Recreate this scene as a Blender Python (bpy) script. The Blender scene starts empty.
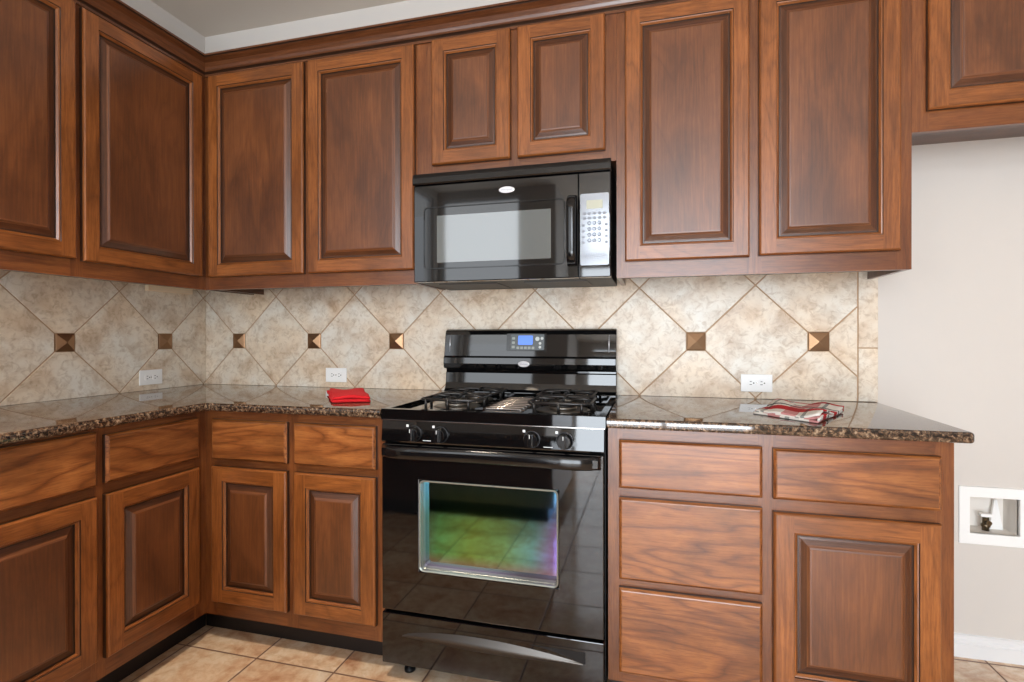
import bpy, bmesh, math, random
from mathutils import Vector, Matrix
random.seed(7)
C = bpy.context.scene.collection
SC = bpy.context.scene

# ------------------------------------------------------------------ camera
def make_camera():
    f, th, pit, roll = 521.41, 0.2587, -0.0026, -0.0015
    s, c = math.sin(th), math.cos(th)
    R0, F0, U0 = Vector((c, s, 0)), Vector((-s, c, 0)), Vector((0, 0, 1))
    F = F0 * math.cos(pit) + U0 * math.sin(pit)
    U = -F0 * math.sin(pit) + U0 * math.cos(pit)
    cr, sr = math.cos(roll), math.sin(roll)
    X = R0 * cr + U * sr
    Y = -R0 * sr + U * cr
    cam = bpy.data.cameras.new('camera')
    cam.sensor_fit = 'HORIZONTAL'; cam.sensor_width = 36.0
    cam.lens = 36.0 * f / 1024.0
    cam.shift_y = -3.74 / 1024.0
    cam.clip_start = 0.05
    o = bpy.data.objects.new('camera', cam); C.objects.link(o)
    m = Matrix.Identity(4)
    for i in range(3):
        m[i][0], m[i][1], m[i][2] = X[i], Y[i], -F[i]
    m.translation = Vector((2.2674, -2.2497, 1.1647))
    o.matrix_world = m
    SC.camera = o
make_camera()

# ------------------------------------------------------------------ world, light, exposure
SC.view_settings.view_transform = 'Standard'
SC.view_settings.look = 'None'
SC.view_settings.gamma = 1.0
SC.view_settings.use_curve_mapping = False
SC.view_settings.exposure = -0.16
SC.cycles.max_bounces = 10
SC.cycles.diffuse_bounces = 5
SC.cycles.glossy_bounces = 5
SC.cycles.sample_clamp_indirect = 6.0
SC.cycles.use_denoising = True

w = bpy.data.worlds.new('sky'); SC.world = w; w.use_nodes = True
w.node_tree.nodes['Background'].inputs[0].default_value = (0.75, 0.85, 1.0, 1)
w.node_tree.nodes['Background'].inputs[1].default_value = 1.0

def area(name, loc, rot, sx, sy, power, col):
    l = bpy.data.lights.new(name, 'AREA'); l.shape = 'RECTANGLE'
    l.size, l.size_y, l.energy, l.color = sx, sy, power, col
    o = bpy.data.objects.new(name, l); C.objects.link(o)
    o.location = loc; o.rotation_euler = rot
    return o
R = math.radians
CEIL = 2.743
# daylight outside the patio door, the window over the sink, plus added transom and fill lights (all behind the camera)
area('daylight_patio_door', (2.45, -4.86, 1.03), (R(90), 0, 0), 2.5, 2.0, 225, (0.86, 0.93, 1.0))
area('added_transom_light', (2.60, -4.86, 2.40), (R(90), 0, 0), 2.2, .52, 48, (0.86, 0.93, 1.0))  # unseen transom light, added to put sheen on the upper doors
area('daylight_sink_window', (0.49, -3.97, 1.93), (R(90), 0, 0), 0.92, 1.46, 16, (0.93, 0.97, 1.0))
area('daylight_left_window', (-0.07, -3.38, 1.93), (R(90), 0, R(-90)), .84, 1.46, 8, (0.93, 0.97, 1.0))
area('added_fill_right', (6.7, -2.9, 1.5), (R(90), 0, R(90)), 2.6, 2.2, 2, (0.97, 0.97, 1.0))  # unseen soft fill added at the right side of the room

# ------------------------------------------------------------------ materials
def mat(name):
    m = bpy.data.materials.new(name); m.use_nodes = True
    return m, m.node_tree.nodes, m.node_tree.links, m.node_tree.nodes['Principled BSDF']
def setp(b, **k):
    for n, v in k.items():
        n = {'base': 'Base Color', 'rough': 'Roughness', 'metal': 'Metallic', 'ior': 'IOR', 'coat': 'Coat Weight',
             'coatr': 'Coat Roughness', 'emit': 'Emission Color', 'emits': 'Emission Strength', 'spec': 'Specular IOR Level',
             'sheen': 'Sheen Weight', 'tf': 'Thin Film Thickness', 'tfi': 'Thin Film IOR', 'trans': 'Transmission Weight'}[n]
        if isinstance(v, tuple) and len(v) == 3: v = (*v, 1)
        b.inputs[n].default_value = v
def srgb(r, g, b):
    f = lambda c: (c/255/12.92) if c <= 10 else ((c/255+.055)/1.055)**2.4
    return (f(r), f(g), f(b), 1)
def simple(name, col, rough=.5, **k):
    m, N, L, b = mat(name); setp(b, base=col, rough=rough, **k); return m
def ramp(N, stops):
    r = N.new('ShaderNodeValToRGB'); e = r.color_ramp.elements
    e[0].position, e[0].color = stops[0]; e[1].position, e[1].color = stops[-1]
    for p, c in stops[1:-1]:
        x = e.new(p); x.color = c
    return r
def noise(N, L, vec, scale, detail=4, rough=.5, dist=0.0):
    n = N.new('ShaderNodeTexNoise'); n.inputs['Scale'].default_value = scale
    n.inputs['Detail'].default_value = detail; n.inputs['Roughness'].default_value = rough
    n.inputs['Distortion'].default_value = dist
    if vec: L.new(vec, n.inputs['Vector'])
    return n
def mapping(N, L, src, scale):
    m = N.new('ShaderNodeMapping'); m.inputs['Scale'].default_value = scale
    L.new(src, m.inputs['Vector']); return m.outputs[0]
def mixc(N, L, fac, a, b, mode='MIX'):
    m = N.new('ShaderNodeMix'); m.data_type = 'RGBA'; m.blend_type = mode
    for sock, v in ((m.inputs[0], fac), (m.inputs[6], a), (m.inputs[7], b)):
        if hasattr(v, 'links'): L.new(v, sock)
        else: sock.default_value = v
    return m.outputs[2]

def wood(name, dark, mid, light, rough=.3, blotch=.5, coat=.35, fig_amt=.6, pores=.5, coatr=.24, streak=.55):
    m, N, L, b = mat(name)
    uv = N.new('ShaderNodeUVMap'); src = uv.outputs[0]
    # cathedral figure: contour bands of a stretched noise field; fine pores; soft stain blotches
    fld = noise(N, L, mapping(N, L, src, (.9, 6.0, 1)), 1.0, 3, .45, .6)
    mu = N.new('ShaderNodeMath'); mu.operation = 'MULTIPLY'; L.new(fld.outputs[0], mu.inputs[0]); mu.inputs[1].default_value = 13
    fr = N.new('ShaderNodeMath'); fr.operation = 'PINGPONG'; L.new(mu.outputs[0], fr.inputs[0]); fr.inputs[1].default_value = .5
    fl = ramp(N, [(0, (0, 0, 0, 1)), (.14, (.62, .62, .62, 1)), (.5, (1, 1, 1, 1))]); L.new(fr.outputs[0], fl.inputs[0])
    strk = noise(N, L, mapping(N, L, src, (6.0, 150, 1)), 1.0, 3, .55, .2)
    fine = noise(N, L, mapping(N, L, src, (26, 300, 1)), 1.0, 2, .6, .0)
    big = noise(N, L, mapping(N, L, src, (3.0, 6.0, 1)), 1.0, 5, .55, .5)
    a1 = N.new('ShaderNodeMath'); a1.operation = 'MULTIPLY_ADD'; L.new(fl.outputs[0], a1.inputs[0]); a1.inputs[1].default_value = .26*fig_amt
    sk = N.new('ShaderNodeMath'); sk.operation = 'MULTIPLY_ADD'; L.new(strk.outputs[0], sk.inputs[0]); sk.inputs[1].default_value = streak; sk.inputs[2].default_value = .5*(1-streak)
    L.new(sk.outputs[0], a1.inputs[2])
    r1 = ramp(N, [(.28, dark), (.50+.13*fig_amt, mid), (.62+.22*fig_amt, light)])
    L.new(a1.outputs[0], r1.inputs[0])
    r2 = ramp(N, [(.38, (.62, .56, .52, 1)), (.50, (1, 1, 1, 1))]); L.new(fine.outputs[0], r2.inputs[0])
    c1 = mixc(N, L, pores, r1.outputs[0], r2.outputs[0], 'MULTIPLY')
    r3 = ramp(N, [(.34, (1-blotch, 1-blotch*1.08, 1-blotch*1.14, 1)), (.64, (1.05, 1.05, 1.05, 1))]); L.new(big.outputs[0], r3.inputs[0])
    c2 = mixc(N, L, 1.0, c1, r3.outputs[0], 'MULTIPLY')
    L.new(c2, b.inputs['Base Color'])
    setp(b, rough=rough, coat=coat, coatr=coatr)
    bp = N.new('ShaderNodeBump'); bp.inputs['Strength'].default_value = .12; bp.inputs['Distance'].default_value = .0008
    L.new(fine.outputs[0], bp.inputs['Height']); L.new(bp.outputs[0], b.inputs['Normal'])
    return m
W_FRAME = wood('stained_hickory_frame', srgb(90, 48, 19), srgb(137, 79, 35), srgb(160, 97, 48), blotch=.36)
W_FACE = wood('stained_hickory_face_frame', srgb(81, 42, 19), srgb(117, 65, 31), srgb(135, 81, 40), blotch=.32)
W_PANEL = wood('stained_hickory_panel', srgb(79, 41, 18), srgb(108, 61, 30), srgb(128, 77, 39), blotch=.46, fig_amt=.35, rough=.36, pores=.22, coat=.5, coatr=.34, streak=.42)
W_BEVEL = wood('stained_hickory_glazed_bevel', srgb(60, 32, 16), srgb(83, 46, 23), srgb(98, 57, 30), blotch=.3, fig_amt=.2)
W_DRAWER = wood('stained_hickory_drawer', srgb(75, 38, 16), srgb(137, 79, 37), srgb(169, 107, 56), blotch=.50, fig_amt=1.3, streak=.4)
W_CARC = wood('stained_hickory_carcass', srgb(62, 34, 20), srgb(86, 50, 29), srgb(102, 62, 37), blotch=.25)
W_GLAZE_SHADE = simple('dark_glaze_and_edge_shade', srgb(50, 30, 19), .35, coat=.2)  # glaze in the grooves; on door and drawer sides also painted edge shade
W_CROWN = wood('stained_hickory_crown', srgb(70, 38, 20), srgb(96, 55, 30), srgb(116, 71, 40), blotch=.2, fig_amt=.3)
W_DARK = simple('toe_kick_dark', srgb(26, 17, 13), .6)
W_RAW = simple('unfinished_birch', srgb(242, 218, 184), .6)

def granite():
    m, N, L, b = mat('brown_granite')
    tc = N.new('ShaderNodeTexCoord'); src = tc.outputs['Object']
    v = N.new('ShaderNodeTexVoronoi'); v.inputs['Scale'].default_value = 190; L.new(src, v.inputs['Vector'])
    n1 = noise(N, L, src, 95, 4, .6, .5)
    n2 = noise(N, L, src, 14, 3, .6)
    r = ramp(N, [(.0, srgb(24, 20, 18)), (.40, srgb(38, 31, 27)), (.50, srgb(84, 66, 53)), (.58, srgb(116, 96, 78)), (.75, srgb(168, 152, 132))])
    L.new(n1.outputs[0], r.inputs[0])
    sv = N.new('ShaderNodeSeparateColor'); L.new(v.outputs['Color'], sv.inputs[0])
    r2 = ramp(N, [(.25, (.35, .32, .30, 1)), (.5, (.95, .9, .85, 1)), (.9, (1.35, 1.3, 1.25, 1))]); L.new(sv.outputs[0], r2.inputs[0])
    c = mixc(N, L, .8, r.outputs[0], r2.outputs[0], 'MULTIPLY')
    r3 = ramp(N, [(.35, (.8, .76, .72, 1)), (.65, (1.1, 1.08, 1.05, 1))]); L.new(n2.outputs[0], r3.inputs[0])
    L.new(mixc(N, L, 1, c, r3.outputs[0], 'MULTIPLY'), b.inputs['Base Color'])
    setp(b, rough=.05, ior=1.75, coat=.35, coatr=.03)
    return m
GRANITE = granite()

def stone_tile():
    m, N, L, b = mat('travertine_tile')
    uv = N.new('ShaderNodeUVMap'); src = uv.outputs[0]
    n1 = noise(N, L, src, 9, 7, .62, .6)
    n2 = noise(N, L, src, 34, 5, .65, 1.2)
    n3 = noise(N, L, src, 4, 3, .5)
    r = ramp(N, [(.26, srgb(192, 170, 148)), (.41, srgb(220, 205, 188)), (.53, srgb(234, 225, 212)), (.75, srgb(242, 236, 227))])
    L.new(n1.outputs[0], r.inputs[0])
    r2 = ramp(N, [(.32, srgb(212, 200, 188)), (.52, (1, 1, 1, 1))]); L.new(n2.outputs[0], r2.inputs[0])
    c = mixc(N, L, .75, r.outputs[0], r2.outputs[0], 'MULTIPLY')
    r3 = ramp(N, [(.35, srgb(242, 224, 200)), (.65, srgb(240, 242, 240))]); L.new(n3.outputs[0], r3.inputs[0])
    L.new(mixc(N, L, .8, c, r3.outputs[0], 'MULTIPLY'), b.inputs['Base Color'])
    setp(b, rough=.38)
    bp = N.new('ShaderNodeBump'); bp.inputs['Strength'].default_value = .25; bp.inputs['Distance'].default_value = .001
    L.new(n2.outputs[0], bp.inputs['Height']); L.new(bp.outputs[0], b.inputs['Normal'])
    return m
TILE = stone_tile()
GROUT = simple('tan_grout', srgb(176, 146, 116), .8)
BRONZE = simple('aged_bronze', srgb(158, 124, 94), .40, metal=1.0)

def floor_mat():
    m, N, L, b = mat('ceramic_floor_tile')
    tc = N.new('ShaderNodeTexCoord'); src = tc.outputs['Object']
    P, x0, y0, g = .3168, .575, -.667, .0035
    mp = N.new('ShaderNodeMapping'); mp.inputs['Location'].default_value = (-x0/P, -y0/P, 0); mp.inputs['Scale'].default_value = (1/P, 1/P, 1)
    L.new(src, mp.inputs['Vector'])
    sep = N.new('ShaderNodeSeparateXYZ'); L.new(mp.outputs[0], sep.inputs[0])
    def M(op, a, b_=None):
        n = N.new('ShaderNodeMath'); n.operation = op
        for i, v in enumerate((a, b_)):
            if v is None: continue
            if hasattr(v, 'links'): L.new(v, n.inputs[i])
            else: n.inputs[i].default_value = v
        return n.outputs[0]
    d = []
    for o in (sep.outputs[0], sep.outputs[1]):
        fr = M('FRACT', o); d.append(M('MINIMUM', fr, M('SUBTRACT', 1.0, fr)))
    dd = M('MULTIPLY', M('MINIMUM', d[0], d[1]), P)
    mr = N.new('ShaderNodeMapRange'); L.new(dd, mr.inputs[0]); mr.inputs[1].default_value = g*.6; mr.inputs[2].default_value = g*1.5
    tilef = mr.outputs[0]
    cell = N.new('ShaderNodeCombineXYZ'); L.new(M('FLOOR', sep.outputs[0]), cell.inputs[0]); L.new(M('FLOOR', sep.outputs[1]), cell.inputs[1])
    wn = N.new('ShaderNodeTexWhiteNoise'); wn.noise_dimensions = '3D'; L.new(cell.outputs[0], wn.inputs['Vector'])
    sc = N.new('ShaderNodeVectorMath'); sc.operation = 'MULTIPLY_ADD'; L.new(wn.outputs['Color'], sc.inputs[0]); sc.inputs[1].default_value = (7, 7, 7); L.new(src, sc.inputs[2])
    n1 = noise(N, L, sc.outputs[0], 7, 6, .6, .7)
    n2 = noise(N, L, sc.outputs[0], 30, 4, .6, .4)
    r = ramp(N, [(.30, srgb(194, 146, 112)), (.44, srgb(220, 184, 150)), (.56, srgb(231, 206, 176)), (.72, srgb(238, 221, 198))]); L.new(n1.outputs[0], r.inputs[0])
    r2 = ramp(N, [(.3, srgb(222, 204, 190)), (.6, (1, 1, 1, 1))]); L.new(n2.outputs[0], r2.inputs[0])
    c = mixc(N, L, .8, r.outputs[0], r2.outputs[0], 'MULTIPLY')
    vr = N.new('ShaderNodeMapRange'); L.new(wn.outputs['Value'], vr.inputs[0]); vr.inputs[3].default_value = .9; vr.inputs[4].default_value = 1.04
    hs = N.new('ShaderNodeHueSaturation'); L.new(vr.outputs[0], hs.inputs['Value']); L.new(c, hs.inputs['Color'])
    L.new(mixc(N, L, tilef, srgb(112, 76, 52), hs.outputs[0]), b.inputs['Base Color'])
    setp(b, ior=1.85)
    rr = N.new('ShaderNodeMapRange'); L.new(tilef, rr.inputs[0]); rr.inputs[3].default_value = .8; rr.inputs[4].default_value = .12
    L.new(rr.outputs[0], b.inputs['Roughness'])
    bp = N.new('ShaderNodeBump'); bp.inputs['Strength'].default_value = .3; bp.inputs['Distance'].default_value = .0015
    hh = M('ADD', tilef, M('MULTIPLY', n2.outputs[0], .25)); L.new(hh, bp.inputs['Height']); L.new(bp.outputs[0], b.inputs['Normal'])
    return m
FLOOR = floor_mat()
def paint(name, col, rough=.75):
    m, N, L, b = mat(name); setp(b, base=col[:3], rough=rough)
    tc = N.new('ShaderNodeTexCoord'); n = noise(N, L, tc.outputs['Object'], 140, 3, .5)
    bp = N.new('ShaderNodeBump'); bp.inputs['Strength'].default_value = .12; bp.inputs['Distance'].default_value = .002
    L.new(n.outputs[0], bp.inputs['Height']); L.new(bp.outputs[0], b.inputs['Normal']); return m
WALL = paint('beige_wall_paint', srgb(207, 201, 194))
CEILM = paint('ceiling_paint', srgb(216, 205, 192))
TRIMW = simple('white_trim_paint', srgb(226, 226, 226), .4)
PLASTIC = simple('white_plastic', srgb(240, 240, 238), .35)
SLOT = simple('dark_slot', srgb(60, 58, 56), .6)
BLACK = simple('black_enamel', srgb(9, 9, 10), .04, ior=1.6)
BLACKP = simple('black_gloss_plastic', srgb(14, 14, 15), .12, ior=1.5)
BLACKM = simple('black_satin', srgb(14, 14, 15), .45, spec=.3)
IRON = simple('cast_iron_grate', srgb(30, 27, 26), .38, ior=1.6)
BURN = simple('burner_cap_black', srgb(20, 19, 19), .45)
ALU = simple('burner_aluminium', srgb(128, 124, 118), .38, metal=1)
SILVER = simple('silver_badge', srgb(235, 235, 238), .2, metal=.6)
BEZEL = simple('silver_window_bezel', srgb(134, 136, 128), .25, metal=.5)
PULL = simple('brushed_grey_pull', srgb(92, 88, 84), .40, metal=1)
MWGLASS = simple('microwave_screen_glass', srgb(96, 100, 99), .05, ior=1.95)
KEYPAD = simple('silver_keypad', srgb(150, 156, 164), .14, metal=.2, ior=1.7)
GREYBTN = simple('grey_button_ink', srgb(70, 76, 92), .4)
LCDM = simple('pale_lcd', srgb(178, 178, 158), .3)
LCDB = simple('blue_lcd', srgb(90, 130, 230), .3, emit=srgb(90, 140, 250)[:3], emits=.45)
WHITEINK = simple('white_ink', srgb(225, 225, 225), .5)
CHROME = simple('chrome', srgb(200, 196, 190), .18, metal=1)
BRASS = simple('valve_brass', srgb(110, 98, 80), .3, metal=1)
RED = None
def cloth(name, plaid=False):
    m, N, L, b = mat(name)
    uv = N.new('ShaderNodeUVMap')
    n = noise(N, L, uv.outputs[0], 900, 2, .5)
    if not plaid:
        r = ramp(N, [(.3, srgb(176, 4, 16)), (.7, srgb(206, 8, 24))]); L.new(n.outputs[0], r.inputs[0]); L.new(r.outputs[0], b.inputs['Base Color'])
    else:
        sep = N.new('ShaderNodeSeparateXYZ'); L.new(mapping(N, L, uv.outputs[0], (1/.12, 1/.12, 1)), sep.inputs[0])
        cols = []
        for i in (0, 1):
            fr = N.new('ShaderNodeMath'); fr.operation = 'FRACT'; L.new(sep.outputs[i], fr.inputs[0])
            r = ramp(N, [(0, srgb(236, 232, 226)), (.34, srgb(236, 232, 226)), (.36, srgb(190, 10, 22)), (.68, srgb(190, 10, 22)), (.70, srgb(236, 232, 226)), (.80, srgb(236, 232, 226)), (.82, srgb(70, 84, 80)), (.90, srgb(70, 84, 80)), (.92, srgb(236, 232, 226))])
            r.color_ramp.interpolation = 'CONSTANT'
            L.new(fr.outputs[0], r.inputs[0]); cols.append(r.outputs[0])
        L.new(mixc(N, L, .7, cols[0], cols[1], 'MULTIPLY'), b.inputs['Base Color'])
    setp(b, rough=.9)
    bp = N.new('ShaderNodeBump'); bp.inputs['Strength'].default_value = .3; bp.inputs['Distance'].default_value = .001
    L.new(n.outputs[0], bp.inputs['Height']); L.new(bp.outputs[0], b.inputs['Normal'])
    return m
RED = cloth('red_cloth'); PLAID = cloth('plaid_cloth', True)
def oven_glass():
    # interference coating: its tint drifts from green through teal to violet across the pane
    m, N, L, b = mat('coated_oven_glass')
    setp(b, rough=.05, metal=1.0)
    tc = N.new('ShaderNodeTexCoord'); src = tc.outputs['Object']
    sep = N.new('ShaderNodeSeparateXYZ'); L.new(src, sep.inputs[0])
    n = noise(N, L, src, 3.5, 2, .5)
    a = N.new('ShaderNodeMath'); a.operation = 'MULTIPLY_ADD'; L.new(n.outputs[0], a.inputs[0]); a.inputs[1].default_value = .10; L.new(sep.outputs[0], a.inputs[2])
    mr = N.new('ShaderNodeMapRange'); L.new(a.outputs[0], mr.inputs[0]); mr.inputs[1].default_value = 1.57; mr.inputs[2].default_value = 2.055
    r = ramp(N, [(0, srgb(96, 140, 140)), (.10, srgb(104, 190, 140)), (.38, srgb(140, 204, 128)), (.62, srgb(134, 204, 160)), (.80, srgb(116, 186, 215)), (.92, srgb(140, 150, 235)), (1, srgb(150, 125, 225))])
    L.new(mr.outputs[0], r.inputs[0])
    mz = N.new('ShaderNodeMapRange'); L.new(sep.outputs[2], mz.inputs[0]); mz.inputs[1].default_value = .55; mz.inputs[2].default_value = .68
    c = mixc(N, L, mz.outputs[0], r.outputs[0], srgb(110, 190, 225))
    mz2 = N.new('ShaderNodeMapRange'); L.new(sep.outputs[2], mz2.inputs[0]); mz2.inputs[1].default_value = .435; mz2.inputs[2].default_value = .39
    L.new(mixc(N, L, mz2.outputs[0], c, srgb(150, 136, 160)), b.inputs['Base Color'])
    return m
OVENGLASS = oven_glass()

# ------------------------------------------------------------------ mesh builder
class MB:
    def __init__(s): s.v = []; s.f = []; s.uv = []; s.m = []; s.sm = []
    def face(s, pts, grain=(1, 0, 0), mat=0, off=None, smooth=False, uvs=None):
        pts = [Vector(p) for p in pts]
        b = len(s.v); s.v += pts; s.f.append(list(range(b, b+len(pts)))); s.m.append(mat); s.sm.append(smooth)
        if uvs is None:
            n = Vector((0, 0, 0))
            for i in range(len(pts)):
                a, c = pts[i], pts[(i+1) % len(pts)]
                n += Vector(((a.y-c.y)*(a.z+c.z), (a.z-c.z)*(a.x+c.x), (a.x-c.x)*(a.y+c.y)))
            if n.length > 1e-12: n.normalize()
            g = Vector(grain); g = g - n*g.dot(n)
            if g.length < .2:
                g = Vector((grain[1], grain[2], grain[0])); g = g - n*g.dot(n)
            g.normalize(); c = n.cross(g); o = off or (0, 0)
            uvs = [(p.dot(g)+o[0], p.dot(c)+o[1]) for p in pts]
        s.uv += uvs
    def box(s, x0, x1, y0, y1, z0, z1, grain=(1, 0, 0), mat=0, off=None):
        if off is None: off = (random.random()*20, random.random()*20)
        P = lambda i, j, k: ((x0, x1)[i], (y0, y1)[j], (z0, z1)[k])
        for q in (((0,0,0),(1,0,0),(1,0,1),(0,0,1)), ((1,1,0),(0,1,0),(0,1,1),(1,1,1)), ((0,1,0),(0,0,0),(0,0,1),(0,1,1)),
                  ((1,0,0),(1,1,0),(1,1,1),(1,0,1)), ((0,0,1),(1,0,1),(1,1,1),(0,1,1)), ((0,1,0),(1,1,0),(1,0,0),(0,0,0))):
            s.face([P(*c) for c in q], grain, mat, off)
    def rings(s, rings, closed=True, smooth=True, mat=0, cap0=False, cap1=False):
        """rings: list of equal-length point loops"""
        n = len(rings[0]); b = len(s.v)
        for r in rings: s.v += [Vector(p) for p in r]
        for i in range(len(rings)-1):
            for j in range(n if closed else n-1):
                k = (j+1) % n
                s.f.append([b+i*n+j, b+i*n+k, b+(i+1)*n+k, b+(i+1)*n+j]); s.m.append(mat); s.sm.append(smooth)
                s.uv += [(i*.02, j*.02), (i*.02, j*.02+.02), (i*.02+.02, j*.02+.02), (i*.02+.02, j*.02)]
        for flag, i in ((cap0, 0), (cap1, len(rings)-1)):
            if flag:
                idx = [b+i*n+j for j in range(n)]
                if i == 0: idx.reverse()
                s.f.append(idx); s.m.append(mat); s.sm.append(False); s.uv += [(s.v[q].x, s.v[q].y) for q in idx]
    def tube(s, path, r, n=10, mat=0, caps=True):
        path = [Vector(p) for p in path]; rings = []
        up = None
        for i, p in enumerate(path):
            d = (path[min(i+1, len(path)-1)] - path[max(i-1, 0)]).normalized()
            if up is None: up = Vector((0, 0, 1)) if abs(d.z) < .9 else Vector((1, 0, 0))
            a = d.cross(up).normalized(); c = a.cross(d).normalized(); up = c
            rr = r[i] if isinstance(r, (list, tuple)) else r
            rings.append([p + (a*math.cos(t)+c*math.sin(t))*rr for t in [2*math.pi*k/n for k in range(n)]])
        s.rings(rings, mat=mat, cap0=caps, cap1=caps)
    def lathe(s, prof, centre, axis='z', n=28, mat=0, cap0=True, cap1=True, sx=1.0):
        cx, cy, cz = centre; rings = []
        for r, h in prof:
            ring = []
            for k in range(n):
                t = 2*math.pi*k/n; a, b_ = r*math.cos(t)*sx, r*math.sin(t)
                if axis == 'z': ring.append((cx+a, cy+b_, cz+h))
                elif axis == 'y': ring.append((cx+a, cy-h, cz+b_))   # h outwards (towards -y)
                else: ring.append((cx+h, cy+a, cz+b_))
            rings.append(ring)
        s.rings(rings, mat=mat, cap0=cap0, cap1=cap1)
    def prism(s, poly, z0, z1, mat=0, axis='z'):
        """poly of 2D points extruded; axis z: (x,y)->z ; axis x: (y,z)->x ; axis y: (x,z)->y"""
        def P(p, h):
            return {'z': (p[0], p[1], h), 'x': (h, p[0], p[1]), 'y': (p[0], h, p[1])}[axis]
        off = (random.random()*9, random.random()*9); g = {'x': (1, 0, 0), 'y': (0, 1, 0), 'z': (1, 0, 0)}[axis]
        n = len(poly)
        for i in range(n):
            a, c = poly[i], poly[(i+1) % n]
            s.face([P(a, z0), P(c, z0), P(c, z1), P(a, z1)], g, mat, off)
        s.face([P(p, z0) for p in reversed(poly)], g, mat, off)
        s.face([P(p, z1) for p in poly], g, mat, off)
    def build(s, name, mats, parent=None, bevel=0, seg=2, fixn=True, loc=None, merge=True):
        me = bpy.data.meshes.new(name)
        me.from_pydata([tuple(v) for v in s.v], [], s.f)
        ul = me.uv_layers.new(name='UVMap')
        ul.data.foreach_set('uv', [c for u in s.uv for c in u[:2]])
        me.polygons.foreach_set('material_index', s.m); me.polygons.foreach_set('use_smooth', s.sm)
        for m in (mats if isinstance(mats, (list, tuple)) else [mats]): me.materials.append(m)
        bm = bmesh.new(); bm.from_mesh(me)
        if merge: bmesh.ops.remove_doubles(bm, verts=bm.verts, dist=1e-5)
        if fixn: bmesh.ops.recalc_face_normals(bm, faces=bm.faces)
        bm.to_mesh(me); bm.free(); me.update()
        o = bpy.data.objects.new(name, me); C.objects.link(o)
        if parent: o.parent = parent
        if loc: o.location = loc
        if bevel:
            md = o.modifiers.new('bevel', 'BEVEL'); md.width = bevel; md.segments = seg; md.limit_method = 'ANGLE'; md.angle_limit = R(40)
        return o
def smooth_angle(o, deg=35):
    me = o.data
    bm = bmesh.new(); bm.from_mesh(me)
    for f in bm.faces: f.smooth = True
    for e in bm.edges:
        e.smooth = not (len(e.link_faces) != 2 or e.calc_face_angle(0) > R(deg))
    bm.to_mesh(me); bm.free()
def tag(o, label=None, cat=None, group=None, kind=None):
    if label: o['label'] = label
    if cat: o['category'] = cat
    if group: o['group'] = group
    if kind: o['kind'] = kind
    return o
def empty(name, loc=(0, 0, 0), rz=0):
    o = bpy.data.objects.new(name, None); C.objects.link(o); o.location = loc; o.rotation_euler = (0, 0, rz)
    o.empty_display_size = .05
    return o
def rnd(): return (random.random()*20, random.random()*20)

# ------------------------------------------------------------------ room shell
# floor
b = MB(); b.face([(-.8, -4.8, 0), (6.6, -4.8, 0), (6.6, 0, 0), (-.8, 0, 0)]); b.face([(-.8, 0, -.05), (6.6, 0, -.05), (6.6, -4.8, -.05), (-.8, -4.8, -.05)])
b = MB(); b.box(-.85, 6.65, -4.9, .12, -.06, 0); tag(b.build('floor', FLOOR), kind='structure')
b = MB(); b.box(-.85, 6.65, -4.9, .12, CEIL, CEIL+.08); tag(b.build('ceiling', CEILM), kind='structure')
def wall_with_holes(name, x0, x1, z0, z1, holes, ya, yb, rot=None):
    """wall in the xz plane between ya and yb, rectangular holes (x0,x1,z0,z1)"""
    xs = sorted({x0, x1, *[h[0] for h in holes], *[h[1] for h in holes]})
    zs = sorted({z0, z1, *[h[2] for h in holes], *[h[3] for h in holes]})
    b = MB()
    def solid(i, j):
        if not (0 <= i < len(xs)-1 and 0 <= j < len(zs)-1): return False
        cx, cz = (xs[i]+xs[i+1])/2, (zs[j]+zs[j+1])/2
        return not any(h[0] < cx < h[1] and h[2] < cz < h[3] for h in holes)
    for i in range(len(xs)-1):
        for j in range(len(zs)-1):
            if not solid(i, j): continue
            a, c, d, e = xs[i], xs[i+1], zs[j], zs[j+1]
            P = (lambda x, y, z: (x, y, z)) if not rot else (lambda x, y, z: (y, x, z))
            b.face([P(a, ya, d), P(c, ya, d), P(c, ya, e), P(a, ya, e)])
            b.face([P(a, yb, e), P(c, yb, e), P(c, yb, d), P(a, yb, d)])
            if not solid(i-1, j): b.face([P(a, yb, d), P(a, ya, d), P(a, ya, e), P(a, yb, e)])
            if not solid(i+1, j): b.face([P(c, ya, d), P(c, yb, d), P(c, yb, e), P(c, ya, e)])
            if not solid(i, j-1): b.face([P(a, yb, d), P(c, yb, d), P(c, ya, d), P(a, ya, d)])
            if not solid(i, j+1): b.face([P(a, ya, e), P(c, ya, e), P(c, yb, e), P(a, yb, e)])
    return tag(b.build(name, WALL), kind='structure')
BOX = (3.384, 3.536, .448, .582)
wall_with_holes('wall_back', -.12, 6.6, 0, CEIL, [BOX], 0, .12)
wall_with_holes('wall_left', -3.9, -.0, 0, CEIL, [(-3.8, -2.96, 1.20, 2.66)], 0, -.12, rot=True)
wall_with_holes('wall_sink', -.12, 1.32, 0, CEIL, [(.03, .945, 1.20, 2.66)], -3.9, -4.02)
b = MB(); b.box(1.20, 1.32, -4.8, -4.0205, 0, CEIL); tag(b.build('wall_dining_left', WALL), kind='structure')
wall_with_holes('wall_rear', 1.20, 6.6, 0, CEIL, [(1.42, 3.7, .03, 2.03), (1.5, 3.7, 2.14, 2.66)], -4.8, -4.9)
wall_with_holes('wall_far_right', -4.8, 0, 0, CEIL, [(-4.2, -1.6, .4, 2.6)], 6.6, 6.72, rot=True)
b = MB(); b.box(4.02, 4.14, -.80, 0, 0, CEIL); tag(b.build('wall_alcove_side', WALL), kind='structure')
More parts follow.
